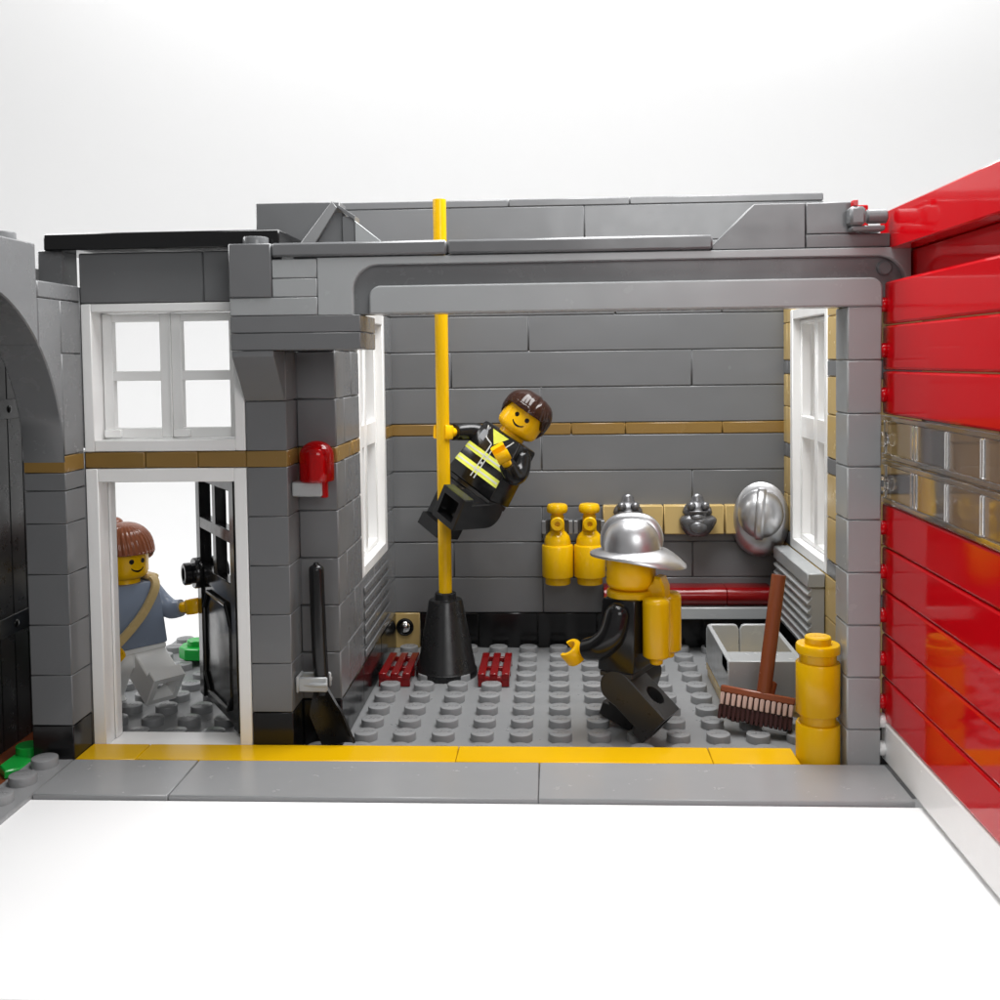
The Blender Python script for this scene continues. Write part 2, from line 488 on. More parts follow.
# lantern
be = thing('beacon_lamp', 'clear red domed warning lamp on a grey bracket beside the pillar', 'lamp', (-.42, -.5, 6.4))
mb = MB(); mb.box(-.985, -.24, -.72, -.28, 6.44, 6.8, .03); mb.build('bracket', M['light'], be)
mb = MB(); prof = [(.40, 0), (.42, .04), (.42, .62)] + [(.42*math.cos(R(a)) , .62+.36*math.sin(R(a))) for a in range(10, 89, 6)]
mb.lathe(prof, Matrix.Translation((-.40, -.5, 6.81)), 32)
dome = mb.build('dome', M['transred'], be)
mb = MB(); prof = [(.2, 0), (.2, .5), (.13, .72), (.05, .78)]; mb.lathe(prof, Matrix.Translation((-.40, -.5, 6.83)), 20); mb.build('bulb', M['red'], dome)
mb = MB(); mb.cyl((-.22, -.55, 6.40), (-.22, -.55, 6.8), .10, .02); mb.build('peg', M['transred'], be)

# shovel in its clip
sh = thing('shovel', 'black toy shovel standing blade down against the grey pillar', 'shovel', (-.2, -.55, .2))
mb = MB(); mb.tube([(-.47, -.5, 4.62), (-.43, -.5, 2.6), (-.36, -.5, 1.5)], [.185, .19, .17], 20, sub=3)
mb.lathe([(.185, 0), (.17, .06), (.12, .1), (.07, .13), (.06, .17), (.02, .18)], Matrix.Translation((-.47, -.5, 4.61)), 20)
mb.build('handle', M['black'], sh)
mb = MB()
# scooped blade: grid bent across its width
vs = []; fs = []; nu, nv = 8, 10
a_top = Vector((-.42, -.52, 1.62)); ax = Vector((.50, -.05, -1.22)).normalized(); wd = Vector((.84, -.46, .28)).normalized(); nn = ax.cross(wd).normalized()
if nn.y > 0: nn = -nn
for layer in (0, 1):
    for j in range(nv+1):
        t = j/nv; wdt = .22 + .30*min(1, t*2.6)
        for i in range(nu+1):
            s = -1 + 2*i/nu
            p = a_top + ax*(t*1.42) + wd*(s*wdt) + nn*(.16*s*s*min(1, t*3)+.02) + nn*(-.07*layer)
            vs.append(p)
n1 = (nu+1)*(nv+1)
for j in range(nv):
    for i in range(nu):
        a = j*(nu+1)+i
        fs.append((a, a+1, a+nu+2, a+nu+1)); fs.append((a+n1, a+n1+nu+1, a+n1+nu+2, a+n1+1))
for j in range(nv):
    for i in (0, nu):
        a = j*(nu+1)+i; fs.append((a, a+nu+1, a+nu+1+n1, a+n1))
for i in range(nu):
    for j in (0, nv):
        a = j*(nu+1)+i; fs.append((a, a+1, a+1+n1, a+n1))
mb.add(vs, fs); mb.build('blade', M['blackm'], sh)
cl = thing('tool_clip', 'light grey clip gripping the black shovel handle', 'clip', (-.6, -.5, 1.6))
mb = MB(); mb.box(-.985, -.9, -.78, -.22, 1.6, 2.0, .03)
for s in (-1, 1):
    mb.tube([(-.92, -.5 + s*.2, 1.8), (-.66, -.5+s*.22, 1.8), (-.42, -.5+s*.27, 1.8), (-.2, -.5 + s*.27, 1.8)], [.06, .06, .055, .05], 10, sub=4)
    mb.box(-.92, -.2, -.5+s*.22-.045, -.5+s*.22+.045, 1.62, 1.98, .03)
mb.build('jaws', M['light'], cl)

# ================================================================== LINTEL
li = thing('lintel', 'broad grey lintel with a rounded inset panel spanning the room opening', 'lintel', (5.5, -1.5, 10))
mb = MB()
mb.box(-2, 1.02, -2, -.02, 10.0+G/2, 10.4-G/2, .02); mb.box(-2, 1.02, -2, -.02, 10.4+G/2, 10.8-G/2, .02)
mb.box(-2.0, -1.01, -2.03, -1, 11.22, 12.45, .025); stud(mb, -1.5, -1.5, 12.45)
mb.box(-1.0, 3.04, -2.05, -1, 12.13, 12.45, .05); mb.box(3.055, 9.02, -2.05, -1, 12.13, 12.45, .05)
mb.build('plates', M['dark'], li)
mb = MB()
mb.box(-2.0, .04, -2, -1, 10.8+G/2, 11.21, .02)
mb.box(-1.0, .04, -2, -1, 11.22, 11.64, .02); mb.box(-1.0, .04, -2, -1, 11.65, 12.08, .02)
mb.build('bricks', M['light'], li)
# outer face with rounded opening, then the recess, then the inner panel
def rrect(x0, x1, z0, z1, r, n=8, right=True):
    pts = [(x0, z0)]
    pts += [(x0 + r - r*math.cos(R(90*k/n)), z1 - r + r*math.sin(R(90*k/n))) for k in range(n+1)]
    pts += [(x1 - r + r*math.sin(R(90*k/n)), z1 - r + r*math.cos(R(90*k/n))) for k in range(n+1)]
    pts += [(x1, z0)]
    return pts
outer = rrect(.84, 13.3, 10.8, 11.94, .62)
inner = rrect(1.24, 12.77, 10.8, 11.44, .26)
def face_with_hole():
    mb = MB()
    zt = 12.1; hole = outer
    n = len(hole); vs = []; fs = []
    hole2 = rrect(.855, 13.29, 10.8, 11.93, .61)
    hole3 = rrect(.865, 13.28, 10.8, 11.92, .60)
    top = [(.05, 10.81)] + [(max(.05, min(13.4, p[0])), zt) if k > 0 else p for k, p in enumerate(hole[1:-1])] + [(13.4, 10.81)]
    n_ = (len(hole)-4)//2
    # skirt: left half of the first arc maps to the left edge, the second arc to the right
    top = []
    for k, p in enumerate(hole):
        if k == 0: top.append((.05, 10.8))
        elif k <= 9: top.append((.05, 10.8 + (zt-10.8)*min(1, k/5)) if k <= 5 else (.05 + (p[0]-.05)*(k-5)/4, zt))
        elif k <= 18: top.append((p[0] + (13.4-p[0])*(k-10)/4, zt) if k <= 14 else (13.4, 10.8 + (zt-10.8)*(18-k)/4*1.0 if k < 18 else 10.9))
        else: top.append((13.4, 10.8))
    rings = [(top, -1.0), (top, -1.98), (offset_ring(top, .015), -2.0), (hole, -2.0), (hole2, -1.985), (hole3, -1.96), (hole3, -1.72)]
    for pl, y in rings: vs += [(u, y, v) for (u, v) in pl]
    for q in range(len(rings)-1):
        for i in range(n-1):
            fs.append((q*n+i, q*n+i+1, (q+1)*n+i+1, (q+1)*n+i))
    mb.add(vs, fs); return mb
def offset_ring(pl, b): return [(min(max(u, .05+b), 13.4-b), min(v, 12.1-b)) for (u, v) in pl]
mb = face_with_hole(); mb.build('surround', M['light'], li, 35)
mb = MB(); mb.prism(rrect(.80, 13.36, 10.805, 12.0, .62), -1.80, -1.05, 'Y', .01); mb.build('recess', M['archgrey'], li)
mb = MB(); mb.prism(inner, -2.02, -1.6, 'Y', .035); mb.build('panel', M['light'], li)
mb = MB(); mb.cyl((12.86, -1.9, 11.66), (12.86, -1.45, 11.66), .17, .04); mb.build('hinge_pin', M['dark'], li)

# right pillar
rp = thing('front_pillar', 'light grey brick pillar beside the yellow bollard and red roller door', 'pillar', (12.4, -1.5, 0))
mb = MB()
for (z0, z1) in courses(0, 10.8): mb.box(12+.004, 12.76, -2 + random.uniform(0, .006), -1.02, max(.02, z0+G/2), z1-G/2, .03)
mb.build('brickwork', M['light'], rp)

# ================================================================== UPPER STOREY PIECES
up = thing('upper_front_wall', 'dark grey upper wall pieces with a slanted cut above the lintel, near the red door', 'wall', (11, -1.5, 12.1))
zt = 13.12
mb = MB()
mb.prism([(9.02, 12.12), (9.02, 12.2), (9.02+(zt-12.2)*1.02, zt), (11.08, zt), (11.08, 12.12)], -1.95, -1.2, 'Y', .015)
mb.box(11.1, 12.95, -1.95, -1.2, 12.12, 12.42, .02); mb.box(11.1, 12.2, -1.95, -1.2, 12.43, zt, .02)
mb.build('brickwork', M['dark'], up)
tp = thing('hose_tap', 'small grey tap fitting on the upper wall beside the red header', 'tap', (12.35, -2.1, 12.4))
mb = MB(); mb.box(12.02, 12.75, -2.25, -1.3, 12.44, 12.56, .03); mb.build('plate', M['dark'], tp)
mb = MB(); mb.box(11.98, 12.32, -2.3, -1.6, 12.57, 12.98, .06); mb.cyl((12.4, -2.0, 12.78), (12.85, -2.0, 12.78), .16, .03); mb.build('body', M['archgrey'], tp)
mb = MB(); mb.box(12.05, 12.16, -2.25, -2.05, 12.99, 13.12, .01); mb.build('spout', M['red'], tp)

ug = thing('gable_piece', 'small grey gable piece on top of the wall left of the yellow pole', 'wall', (0, 0, 12.4))
mb = MB(); mb.box(-2.2, -.02, 1.0, 1.8, 12.42, 13.83, .02); mb.build('back_panel', M['dark'], ug)
mb = MB()
mb.prism([(-.55, 12.42), (.05, 13.42), (.24, 13.42), (.24, 12.42)], .05, .6, 'Y', .012)
mb.box(.25, .56, -.02, .6, 12.42, 13.30, .015)
mb.build('triangle', M['dark'], ug)
mb = MB()
mb.prism([(-.98, 12.42), (-.58, 12.42), (.14, 13.52), (.02, 13.68)], -.1, .9, 'Y', .012)
mb.build('coping', M['mid'], ug)
mb = MB(); mb.prism([(.57, 12.42), (.57, 13.2), (1.32, 12.6), (1.32, 12.42)], -.06, .3, 'Y', .015); mb.build('slope', M['light'], ug)
mb = MB(); mb.prism([(.14, 13.52), (.03, 13.68), (.57, 13.32), (.57, 13.2)], -.05, .6, 'Y', .01); mb.build('ridge', M['dark'], ug)

# ================================================================== ENTRANCE FACADE
en = thing('entrance_wall', 'grey entrance front with white door and window under a black flat roof', 'wall', (-4, -.5, 0))
mb = MB(); wall_x(mb, -6, -2, -1, 0, [(11.2, 12.42)], lambda i: [-2.95]); mb.build('brickwork', M['dark'], en)
mb = MB(); wall_x(mb, -6, -2, -1, 0, [(7.2, 7.6)], lambda i: [-4.5, -3.2]); mb.build('stripe', M['olive'], en)
mb = MB(); mb.box(-6.7, -1.0, -1.3, .9, 12.46, 12.86, .03); mb.build('roof', M['black'], en)
# upper window
mb = MB(); f = .25
x0, x1, z0, z1 = -5.985, -2.015, 7.61, 11.19
for (a, c, d, e) in ((x0, x0+f, z0, z1), (x1-f, x1, z0, z1), (x0+f, x1-f, z0, z0+.27), (x0+f, x1-f, z1-.2, z1)): mb.box(a, c, -1, 0, d, e, .02)
win = mb.build('window', M['white'], en)
xm = (x0+x1)/2
for (a, c) in ((x0+f+.02, xm-.02), (xm+.02, x1-f-.02)):
    mb = MB(); zA, zB = z0+.29, z1-.22; t = .25
    mb.box(a, a+t, -.45, -.2, zA, zB, .02); mb.box(c-t, c, -.45, -.2, zA, zB, .02)
    zm = (zA+zB)/2
    for (d, e) in ((zA, zA+.25), (zB-.2, zB), (zm-.12, zm+.12)): mb.box(a+t-.01, c-t+.01, -.44, -.21, d, e, .015)
    mb.box(a+.03, a+.45, -.55, -.44, zA+.02, zA+.22, .02)
    mb.build('sash', M['white'], win)
mb = MB(); mb.box(xm-.018, xm+.018, -.5, -.15, z0+.28, z1-.21, .004); mb.build('mullion', M['white'], win)
# door frame
mb = MB()
mb.box(-5.985, -5.68, -1, 0, .02, 7.19, .02); mb.box(-2.32, -2.015, -1, 0, .02, 7.19, .02)
mb.box(-5.68, -2.32, -1, 0, 6.86, 7.19, .02); mb.box(-5.68, -2.32, -1, 0, .02, .34, .02)
mb.box(-5.67, -5.6, -.5, -.2, .35, 6.85, .03)
df = mb.build('door_frame', M['white'], en)
# open black door, hinged on its right edge
hx, hy = -2.42, -.30; fx, fy = -4.52, 2.95
du = Vector((fx-hx, fy-hy, 0)); L = du.length; du.normalize(); dn = Vector((-du.y, du.x, 0))
DM = Matrix((du, dn, Vector((0, 0, 1)))).transposed().to_4x4(); DM.translation = Vector((hx, hy, 0))
mb = MB(); th = .16
zt_, zb_ = 6.8, .42
us = [0, .42, L*.5-.16, L*.5+.16, L-.42, L]
# stiles and rails round four open lights, solid panel below
mb.box(us[0], us[1], -th, th, zb_, zt_, .02, DM); mb.box(us[4], us[5], -th, th, zb_, zt_, .02, DM)
mb.box(us[2], us[3], -th+.01, th-.01, 4.1, zt_-.01, .02, DM)
for (a, c) in ((6.5, 6.8), (5.18, 5.5), (3.72, 4.15)): mb.box(us[1]-.02, us[4]+.02, -th+.005, th-.005, a, c, .02, DM)
mb.box(us[1]-.02, us[4]+.02, -th*.6, th*.6, zb_+.02, 3.9, .02, DM)
for s in (-1, 1):   # raised moulding of the lower panel
    y = s*th*.85
    ring = [(us[1]+.15, 1.2), (us[1]+.6, .75), (us[4]-.6, .75), (us[4]-.15, 1.2), (us[4]-.15, 3.0), (us[4]-.6, 3.5), (us[1]+.6, 3.5), (us[1]+.15, 3.0)]
    for p, q in zip(ring, ring[1:]+ring[:1]):
        mb.cyl(DM @ Vector((p[0], y, p[1])), DM @ Vector((q[0], y, q[1])), .06, .01, 8)
door = mb.build('door', M['black'], en)
for s in (-1, 1):
    mb = MB(); c = Vector((L-.28, s*th, 3.9))
    mb.lathe([(.42, 0), (.43, .03), (.43, .15), (.41, .18), (.28, .18), (.28, .24), (.31, .27), (.31, .42), (.28, .45), (.19, .45), (.19, .33)], DM @ frame(c, (0, s, 0)), 24)
    mb.build('knob', M['black'], door)

# ================================================================== SIDE ARCH (garage on the left)
ar = thing('archway_wall', 'light grey side wall with a rounded arch and stepped top, left of the entrance', 'wall', (-6.5, -6, 0))
cyA, czA, rA = -6.05, 7.45, 4.05
def arch_piece(ya, yb, ztop):
    """wall piece over the arch between ya<yb (both to the right of the crown), x from -7 to -6"""
    n = 14; pts = [(yb, ztop), (ya, ztop)]
    for k in range(n+1):
        y = ya + (yb-ya)*k/n
        dz = max(0, rA*rA - (y-cyA)**2)
        pts.append((y, czA + math.sqrt(dz)))
    return pts
mb = MB()
mb.prism(arch_piece(-6.05, -3.06, 12.42), -7, -6, 'X', .03)
mb.prism(arch_piece(-10.1, -6.06, 12.42), -7, -6, 'X', .03)
a2 = [(-2.0, 11.23), (-3.05, 11.23)] + [(y, czA + math.sqrt(max(0, rA*rA-(y-cyA)**2))) for y in [-3.05 + (1.05)*k/12 for k in range(13)]] + [(-2.0, 7.61)]
mb.prism(a2, -7, -6, 'X', .03)
mb.box(-7, -6, -3.04, -.99, 11.24, 11.62, .03)
mb.box(-7, -6, -1.99, -1.01, 10.0, 11.23, .02)
mb.box(-7, -6, -1.99, -1.01, 7.61, 9.99, .02)
mb.box(-7, -6, -.99, -.3, 7.7, 11.6, .02)
mb.box(-7.0, -6.4, -1.0, -.2, 11.6, 12.5, .02)
mb.build('arch', M['archgrey'], ar)
mb = MB()
for (z0, z1) in courses(1.2, 6.0) + [(6.0, 6.77), (6.78, 7.2)]: mb.box(-7, -6, -2, -1.01, z0+G/2, z1-G/2, .02)
mb.box(-7, -6, -.99, -.3, .02, 7.6, .02)
mb.build('brickwork', M['dark'], ar)
mb = MB(); stud(mb, -6.5, -3.55, 12.42); stud(mb, -6.5, -4.55, 12.42); stud(mb, -6.5, -5.55, 12.42); mb.build('stud', M['archgrey'], ar)
mb = MB(); mb.box(-7, -6, -2, -1.01, 7.2+G/2, 7.6-G/2, .02); mb.build('stripe', M['olive'], ar)
mb = MB(); mb.box(-7, -6, -2, -1.01, .02, 1.19, .02); mb.build('base_course', M['black'], ar)
# far jamb (outside the frame) closes the arch
mb = MB()
for (z0, z1) in courses(0.41, 7.4): mb.box(-7, -6, -11, -10.1, z0+G/2, z1-G/2, .02)
mb.prism([(-11, 7.5), (-10.11, 7.5), (-10.11, 12.42), (-11, 12.42)], -7, -6, 'X', .02); mb.build('jamb', M['archgrey'], ar)
ga = thing('garage_gate', 'black plank gate with strap hinges behind the rounded arch', 'gate', (-8.3, -6, 0))
mb = MB()
for k in range(20):
    y = -10.6 + k*.68
    mb.box(-8.45, -8.22, y+.01, y+.67, .195, 12.3, .02)
mb.build('planks', M['blackm'], ga)
for z in (3.0, 8.4):
    mb = MB(); mb.box(-8.22, -8.16, -10.2, 1.9, z, z+.5, .02)
    for y in (.6, -.4, -1.4): mb.ball((-8.16, y, z+.25), .1, (.5, 1, 1), nu=12, nv=8)
    mb.build('strap_hinge', M['black'], ga)

# ================================================================== RED ROLLER DOOR on the right
rd = thing('roller_door', 'glossy red slatted roller door with clear window slats', 'door', (13, -5.5, .4))
ya, yb = -9.6, -1.66; Xd = 12.93
def slat(mb, z0, z1, x=Xd):
    # each slat tips out a little at its lower edge
    prof = [(x+.0, z1-.012), (x-.03, z1-.03), (x-.045, z1-.07), (x-.045, z0+.07), (x-.03, z0+.03), (x+.0, z0+.012), (x+.16, z0+.012), (x+.16, z1-.012)]
    pts = prof
    mb.prism([(p[0], p[1]) for p in pts], ya, yb, 'Y', .01)
zs = [.42, 1.36, 2.35, 3.35, 4.35, 5.35, 6.35, 7.36, 8.36, 9.36, 10.38, 11.36]
for k in range(11):
    z0, z1 = zs[k], zs[k+1]
    if k == 0: mat, nm = M['white'], 'bottom_bar'
    elif k in (6, 7): mat, nm = M['clear'], 'window_slat'
    else: mat, nm = M['red'], 'slat'
    mb = MB()
    if nm == 'window_slat':
        mb.box(Xd, Xd+.05, ya, yb, z0+.02, z1-.02, .01)
        mb.box(Xd-.07, Xd-.002, ya, yb, z0+.012, z0+.14, .02); mb.box(Xd-.07, Xd-.002, ya, yb, z1-.14, z1-.012, .02)
        for y in (yb-.1, yb-1.85, yb-2.05, yb-3.75, yb-5.4, yb-7.2): mb.box(Xd-.06, Xd-.002, y-.13, y, z0+.142, z1-.142, .02)
    else: slat(mb, z0, z1)
    s_ = mb.build(nm, mat, rd, 12)
    for zz in ((z0+.3, z0+.95) if k == 0 else (z0+.45,)):
        p = MB(); p.ball((Xd-.09, yb-.17, zz), .17, (1, 1, 1), nu=18, nv=12); p.box(Xd-.0, Xd+.1, yb-.01, yb+.1, zz-.13, zz+.13, .02); p.build('hinge_pin', mat, s_)
# header box over the door
hd = thing('door_header', 'glossy red box header above the red roller door', 'header', (13, -5.5, 12))
mb = MB(); mb.box(12.95, 14.0, -9.6, -1.2, 12.06, 12.95, .03); mb.build('beam', M['red'], hd)
mb = MB(); mb.box(13.45, 13.95, -9.6, -1.25, 11.2, 12.05, .02); mb.build('soffit', M['red'], hd)
mb = MB(); mb.box(12.2, 13.2, .5, 1.2, 12.5, 13.4, .02); mb.build('bracket', M['red'], hd)
# sand coloured front of the neighbouring wing, seen through the clear slats
nb = thing('wing_wall', 'sand brown wing front seen through the clear slats of the red door', 'wall', (15, -.2, 0))
mb = MB(); wall_x(mb, 13.25, 18, -.45, .4, courses(.4, 12.0), lambda i: [14.2 + (i % 2)*.8, 16]); mb.build('brickwork', M['tanwall'], nb)
mb = MB(); mb.box(14.15, 14.75, -.75, -.46, 5.6, 8.6, .03); mb.build('dark_panel', M['dark'], nb)
mb = MB(); mb.cyl((14.1, -.75, 5.9), (14.1, -.75, 7.0), .32, .04); mb.build('yellow_block', M['yellow'], nb)  # plain yellow cylinder added behind the clear slats, not a lamp

# ================================================================== FIRE POLE
fp_ = thing('fire_pole', 'tall yellow sliding pole standing in a black cone', 'pole', (2, 6, 0))
mb = MB(); mb.cyl((2.02, 6, 2.3), (2.02, 6, 14.62), .205, .01, 24); mb.build('pole', M['yellow'], fp_)
mb = MB()
mb.lathe([(.93, .02), (.95, .05), (.95, .2), (.9, .26), (.53, 2.3), (.50, 2.36), (.34, 2.37), (.33, 2.40), (.33, 2.56), (.30, 2.58)], Matrix.Translation((2.02, 6, 0)), 40)
mb.build('base_cone', M['blackm'], fp_)

# floor grates
# raised one stud height: the grate clips over the studs
def grate_thing(x0, label):
    t = thing('floor_grate', label, 'grate', (x0+.5, 6, 0), 'dark red floor grates')
    mb = MB()
    for k in range(3): mb.box(x0+.03+k*.355, x0+.26+k*.355, 4.72, 6.95, .23, .42, .02)
    mb.build('bars', M['darkred'], t)
    for y in (4.73, 5.75, 6.8):
        mb = MB(); mb.box(x0+.035, x0+.965, y, y+.13, .02, .3, .01); mb.build('crossbar', M['darkred'], t)
grate_thing(.08, 'dark red floor grate between the black cone and the side wall')
grate_thing(3.05, 'dark red floor grate on the open floor side of the black cone')

# ================================================================== TANKS, MASKS, HELMETS
def helmet_meshes(mtx, parent, mat, brim_back=.62, brim_front=.32, rb=.70, H=.86, brim_side=.12):
    """fire helmet; local: opening at z=0, front = -Y"""
    n, m_ = 48, 12
    def dome(a, t):     # t 0 at rim .. 1 at top
        e = math.cos(t*math.pi/2)**.72; z = H*math.sin(t*math.pi/2)**.95
        return Vector((rb*.98*e*math.sin(a), -rb*1.08*e*math.cos(a), .05+z))
    mb = MB(); vs = []; fs = []
    rows = []
    def brimw(a):
        c = .5 - .5*math.cos(a)       # 0 front .. 1 back
        return brim_front*(1-c)**1.8 + brim_side*math.sin(a)**2 + brim_back*c**3
    def brimdrop(a):
        c = .5 - .5*math.cos(a); return .05 + .40*c**2.2 + .02*(1-c)
    outer = []
    for lay in range(5):          # brim, outside going in
        t = 1 - lay/4
        ring = []
        for i in range(n):
            a = 2*math.pi*i/n; b0 = dome(a, 0); d = Vector((math.sin(a), -math.cos(a), 0))
            p = b0 + d*(brimw(a)*t); p.z = .05 - brimdrop(a)*t**1.5
            ring.append(p)
        rows.append(ring)
    under = []
    for lay in range(2):
        ring = []
        for i in range(n):
            p = rows[0 if lay == 1 else 2][i].copy(); p.z -= .06
            ring.append(p)
        under.append(ring)
    inner = []
    for i in range(n):
        a = 2*math.pi*i/n; p = dome(a, 0)*.93; p.z = .0; inner.append(p)
    rows = [inner] + under + rows
    for j in range(1, m_+1):
        t = j/m_
        rows.append([dome(2*math.pi*i/n, min(t, .995)) for i in range(n)])
    for r in rows: vs += r
    for k in range(len(rows)-1):
        for i in range(n):
            j = (i+1) % n; fs.append((k*n+i, k*n+j, (k+1)*n+j, (k+1)*n+i))
    fs.append(tuple((len(rows)-1)*n+i for i in range(n)))
    mb.add(vs, fs, mtx)
    shell = mb.build('shell' if parent is None else 'helmet', mat, parent, 60)
    # comb along the middle
    mb = MB(); vs = []; fs = []; k_ = 22
    for i in range(k_+1):
        t = -1 + 2*i/k_          # -1 front .. 1 back
        ang = math.pi/2*(1-abs(t)); a = 0 if t < 0 else math.pi
        tt = min(1-abs(t)*.96, .995)
        p = dome(a, tt)
        up_ = Vector((0, p.y*.8, p.z-.05+.12)).normalized()
        hgt = .11*max(.0, 1-abs(t)**4)+.02
        for (sx, hh) in ((-.15, -.03), (-.115, hgt*.85), (-.05, hgt), (.05, hgt), (.115, hgt*.85), (.15, -.03)):
            vs.append(p*1.0 + Vector((sx, 0, 0)) + up_*hh)
    w = 6
    for i in range(k_):
        for q in range(w-1):
            a = i*w+q; fs.append((a, a+1, a+w+1, a+w))
    fs.append(tuple(range(w))); fs.append(tuple(k_*w+q for q in range(w)))
    mb.add(vs, fs, mtx); mb.build('comb', mat, shell if parent is not None else shell, 60)
    return shell

def tank(x, label):
    t = thing('air_tank', label, 'tank', (x, 8.45, 2.2), 'yellow air tanks clipped to the rear wall')
    mb = MB()
    mb.lathe([(.40, 2.25), (.42, 2.28), (.42, 2.45), (.42, 2.47), (.51, 2.50), (.52, 2.53), (.52, 3.50), (.50, 3.54), (.44, 3.56), (.43, 3.70), (.39, 3.84), (.30, 3.94), (.24, 4.0), (.22, 4.5), (.2, 4.52)],
             Matrix.Translation((x, 8.32, .09)), 36)
    mb.build('body', M['yellow'], t)
    mb = MB(); mb.lathe([(.30, 4.60), (.34, 4.64), (.35, 4.72), (.34, 4.82), (.30, 4.88), (.22, 4.9)], Matrix.Translation((x, 8.32, .09)), 28)
    mb.lathe([(.2, 4.4), (.2, 4.62)], Matrix.Translation((x, 8.32, .09)), 20)
    mb.build('hand_wheel', M['yellow'], t)
    mb = MB(); mb.lathe([(.2, 0), (.22, .03), (.23, .30), (.20, .34), (.09, .34), (.08, .22)], frame((x, 8.2, 4.37), (0, -1, 0)), 24)
    mb.build('nozzle', M['yellow'], t)
tank(5.5, 'yellow air tank on the rear wall farther from the silver helmets')
tank(6.55, 'yellow air tank on the rear wall partly behind the silver helmet brim')

def mask(x, label):
    t = thing('breathing_mask', label, 'mask', (x, 8.45, 3.9), 'dark silver breathing masks on the tan strip')
    mb = MB()
    # flattened bulb with a flared lower collar and side lugs
    vs = []; fs = []; n = 28
    prof = [(.05, 5.28), (.13, 5.25), (.19, 5.16), (.21, 5.06), (.27, 4.98), (.38, 4.90), (.46, 4.78), (.49, 4.66), (.44, 4.58), (.56, 4.50), (.61, 4.42), (.60, 4.32), (.53, 4.15), (.42, 4.0), (.33, 3.9), (.22, 3.87), (.05, 3.88)]
    for (r, z) in prof:
        for i in range(n):
            a = 2*math.pi*i/n; k = 1 + (.05*math.cos(5*a) if 4.2 < z < 4.6 else 0)
            vs.append((x + r*k*math.cos(a), 8.42 + .62*r*k*math.sin(a), z))
    for k in range(len(prof)-1):
        for i in range(n):
            j = (i+1) % n; fs.append((k*n+i, k*n+j, (k+1)*n+j, (k+1)*n+i))
    mb.add(vs, fs)
    mb.build('shell', M['gunmetal'], t, 60)
    mb = MB()
    for s in (-1, 1): mb.ball((x+s*.22, 8.17, 4.90), .15, nu=16, nv=10)
    mb.build('eyepiece', M['gunmetal'], t)
    mb = MB(); mb.ball((x, 8.16, 4.52), .2, (1.3, .6, .7), nu=18, nv=10); mb.ball((x, 8.12, 4.2), .26, (1.1, .5, .85), nu=18, nv=10)
    mb.box(x-.3, x+.3, 8.05, 8.2, 4.68, 4.76, .02)
    mb.build('filter', M['gunmetal'], t)
mask(10.08, 'dark silver mask in full view on the tan strip')
mask(7.82, 'dark silver mask partly hidden behind the worn helmet')

hh = thing('hanging_helmet', 'silver fire helmet hung on the tan strip, crown facing out', 'helmet', (12.08, 8.3, 4.55))
hz = Vector((-.24, -1, .08)).normalized(); hy_ = Vector((-.07, 0, -1)); hy_ = (hy_ - hz*hy_.dot(hz)).normalized(); hx_ = hy_.cross(hz)
hm = Matrix((hx_, hy_, hz)).transposed().to_4x4(); hm.translation = Vector((12.12, 8.34, 4.62))
helmet_meshes(hm, hh, M['silver'], .64, .22, .745, .76, .01)

# ================================================================== CRATE, BROOM, BOLLARD, PLANTS
cr = thing('crate', 'open light grey crate on a tan base under the vent', 'crate', (11, 4, 0))
mb = MB(); mb.box(10.0, 12.1, 2.0, 6.0, .21, .42, .015); mb.box(10.03, 12.07, 2.03, 5.97, .012, .2, .01); mb.build('base', M['tan'], cr)
mb = MB()
mb.box(10.0, 12.02, 2.0, 2.14, .43, 1.6, .02)
mb.box(10.0, 12.02, 2.15, 3.0, 1.2, 1.58, .02)
mb.build('front_panel', M['light'], cr)
mb = MB(); mb.box(10.0, 10.14, 2.155, 5.84, .43, 1.6, .02); mb.build('side_panel', M['light'], cr)
mb = MB(); mb.box(11.9, 12.03, 2.155, 5.84, .43, 1.6, .02); mb.build('side_panel', M['light'], cr)
for (a, c) in ((10.0, 10.97), (11.0, 12.02)):
    mb = MB(); mb.prism([(a, .43), (c, .43), (c, 1.45), (c-.06, 1.57), (c-.15, 1.6), (a+.15, 1.6), (a+.06, 1.57), (a, 1.45)], 5.86, 6.0, 'Y', .02); mb.build('back_panel', M['light'], cr)

br = thing('broom', 'reddish brown broom leaning against the grey crate', 'broom', (10.5, 1.2, .2))
mb = MB(); mb.tube([(10.72, .95, 1.0), (11.2, 1.35, 4.06)], [.185, .185], 22, sub=1); mb.build('handle', M['brown'], br)
bu = Vector((1.72, -.52, -.18)).normalized(); bn = Vector((.12, .28, 1)).normalized(); bn = (bn - bu*bn.dot(bu)).normalized(); bw = bn.cross(bu)
BM = Matrix((bu, bw, bn)).transposed().to_4x4(); BM.translation = Vector((10.55, 1.0, .66))
mb = MB(); mb.box(-.93, .93, -.3, .3, .26, .44, .03, BM); mb.cyl(BM @ Vector((.18, 0, .4)), BM @ Vector((.22, .06, .75)), .225, .03, 20)
head = mb.build('head', M['brown'], br)
mb = MB(); mb.box(-.90, .90, -.235, .23, -.33, .255, .02, BM); mb.build('core', M['hairdark'], head)
mb = MB()
for i in range(13):
    u = -.86 + i*.143
    for (y0, y1) in ((-.30, -.06), (.06, .29)):
        mb.box(u-.052, u+.052, y0, y1, -.04, .27, .02, BM)
mb.build('bristles', plastic('pale brown plastic', (.52, .36, .31), .16, .04), head)
mb = MB()
for i in range(16):
    u = -.88 + i*.117
    for y0 in (-.26, -.08, .1): mb.box(u-.045, u+.045, y0, y0+.15, -.36 - random.uniform(0, .06), -.05, .015, BM)
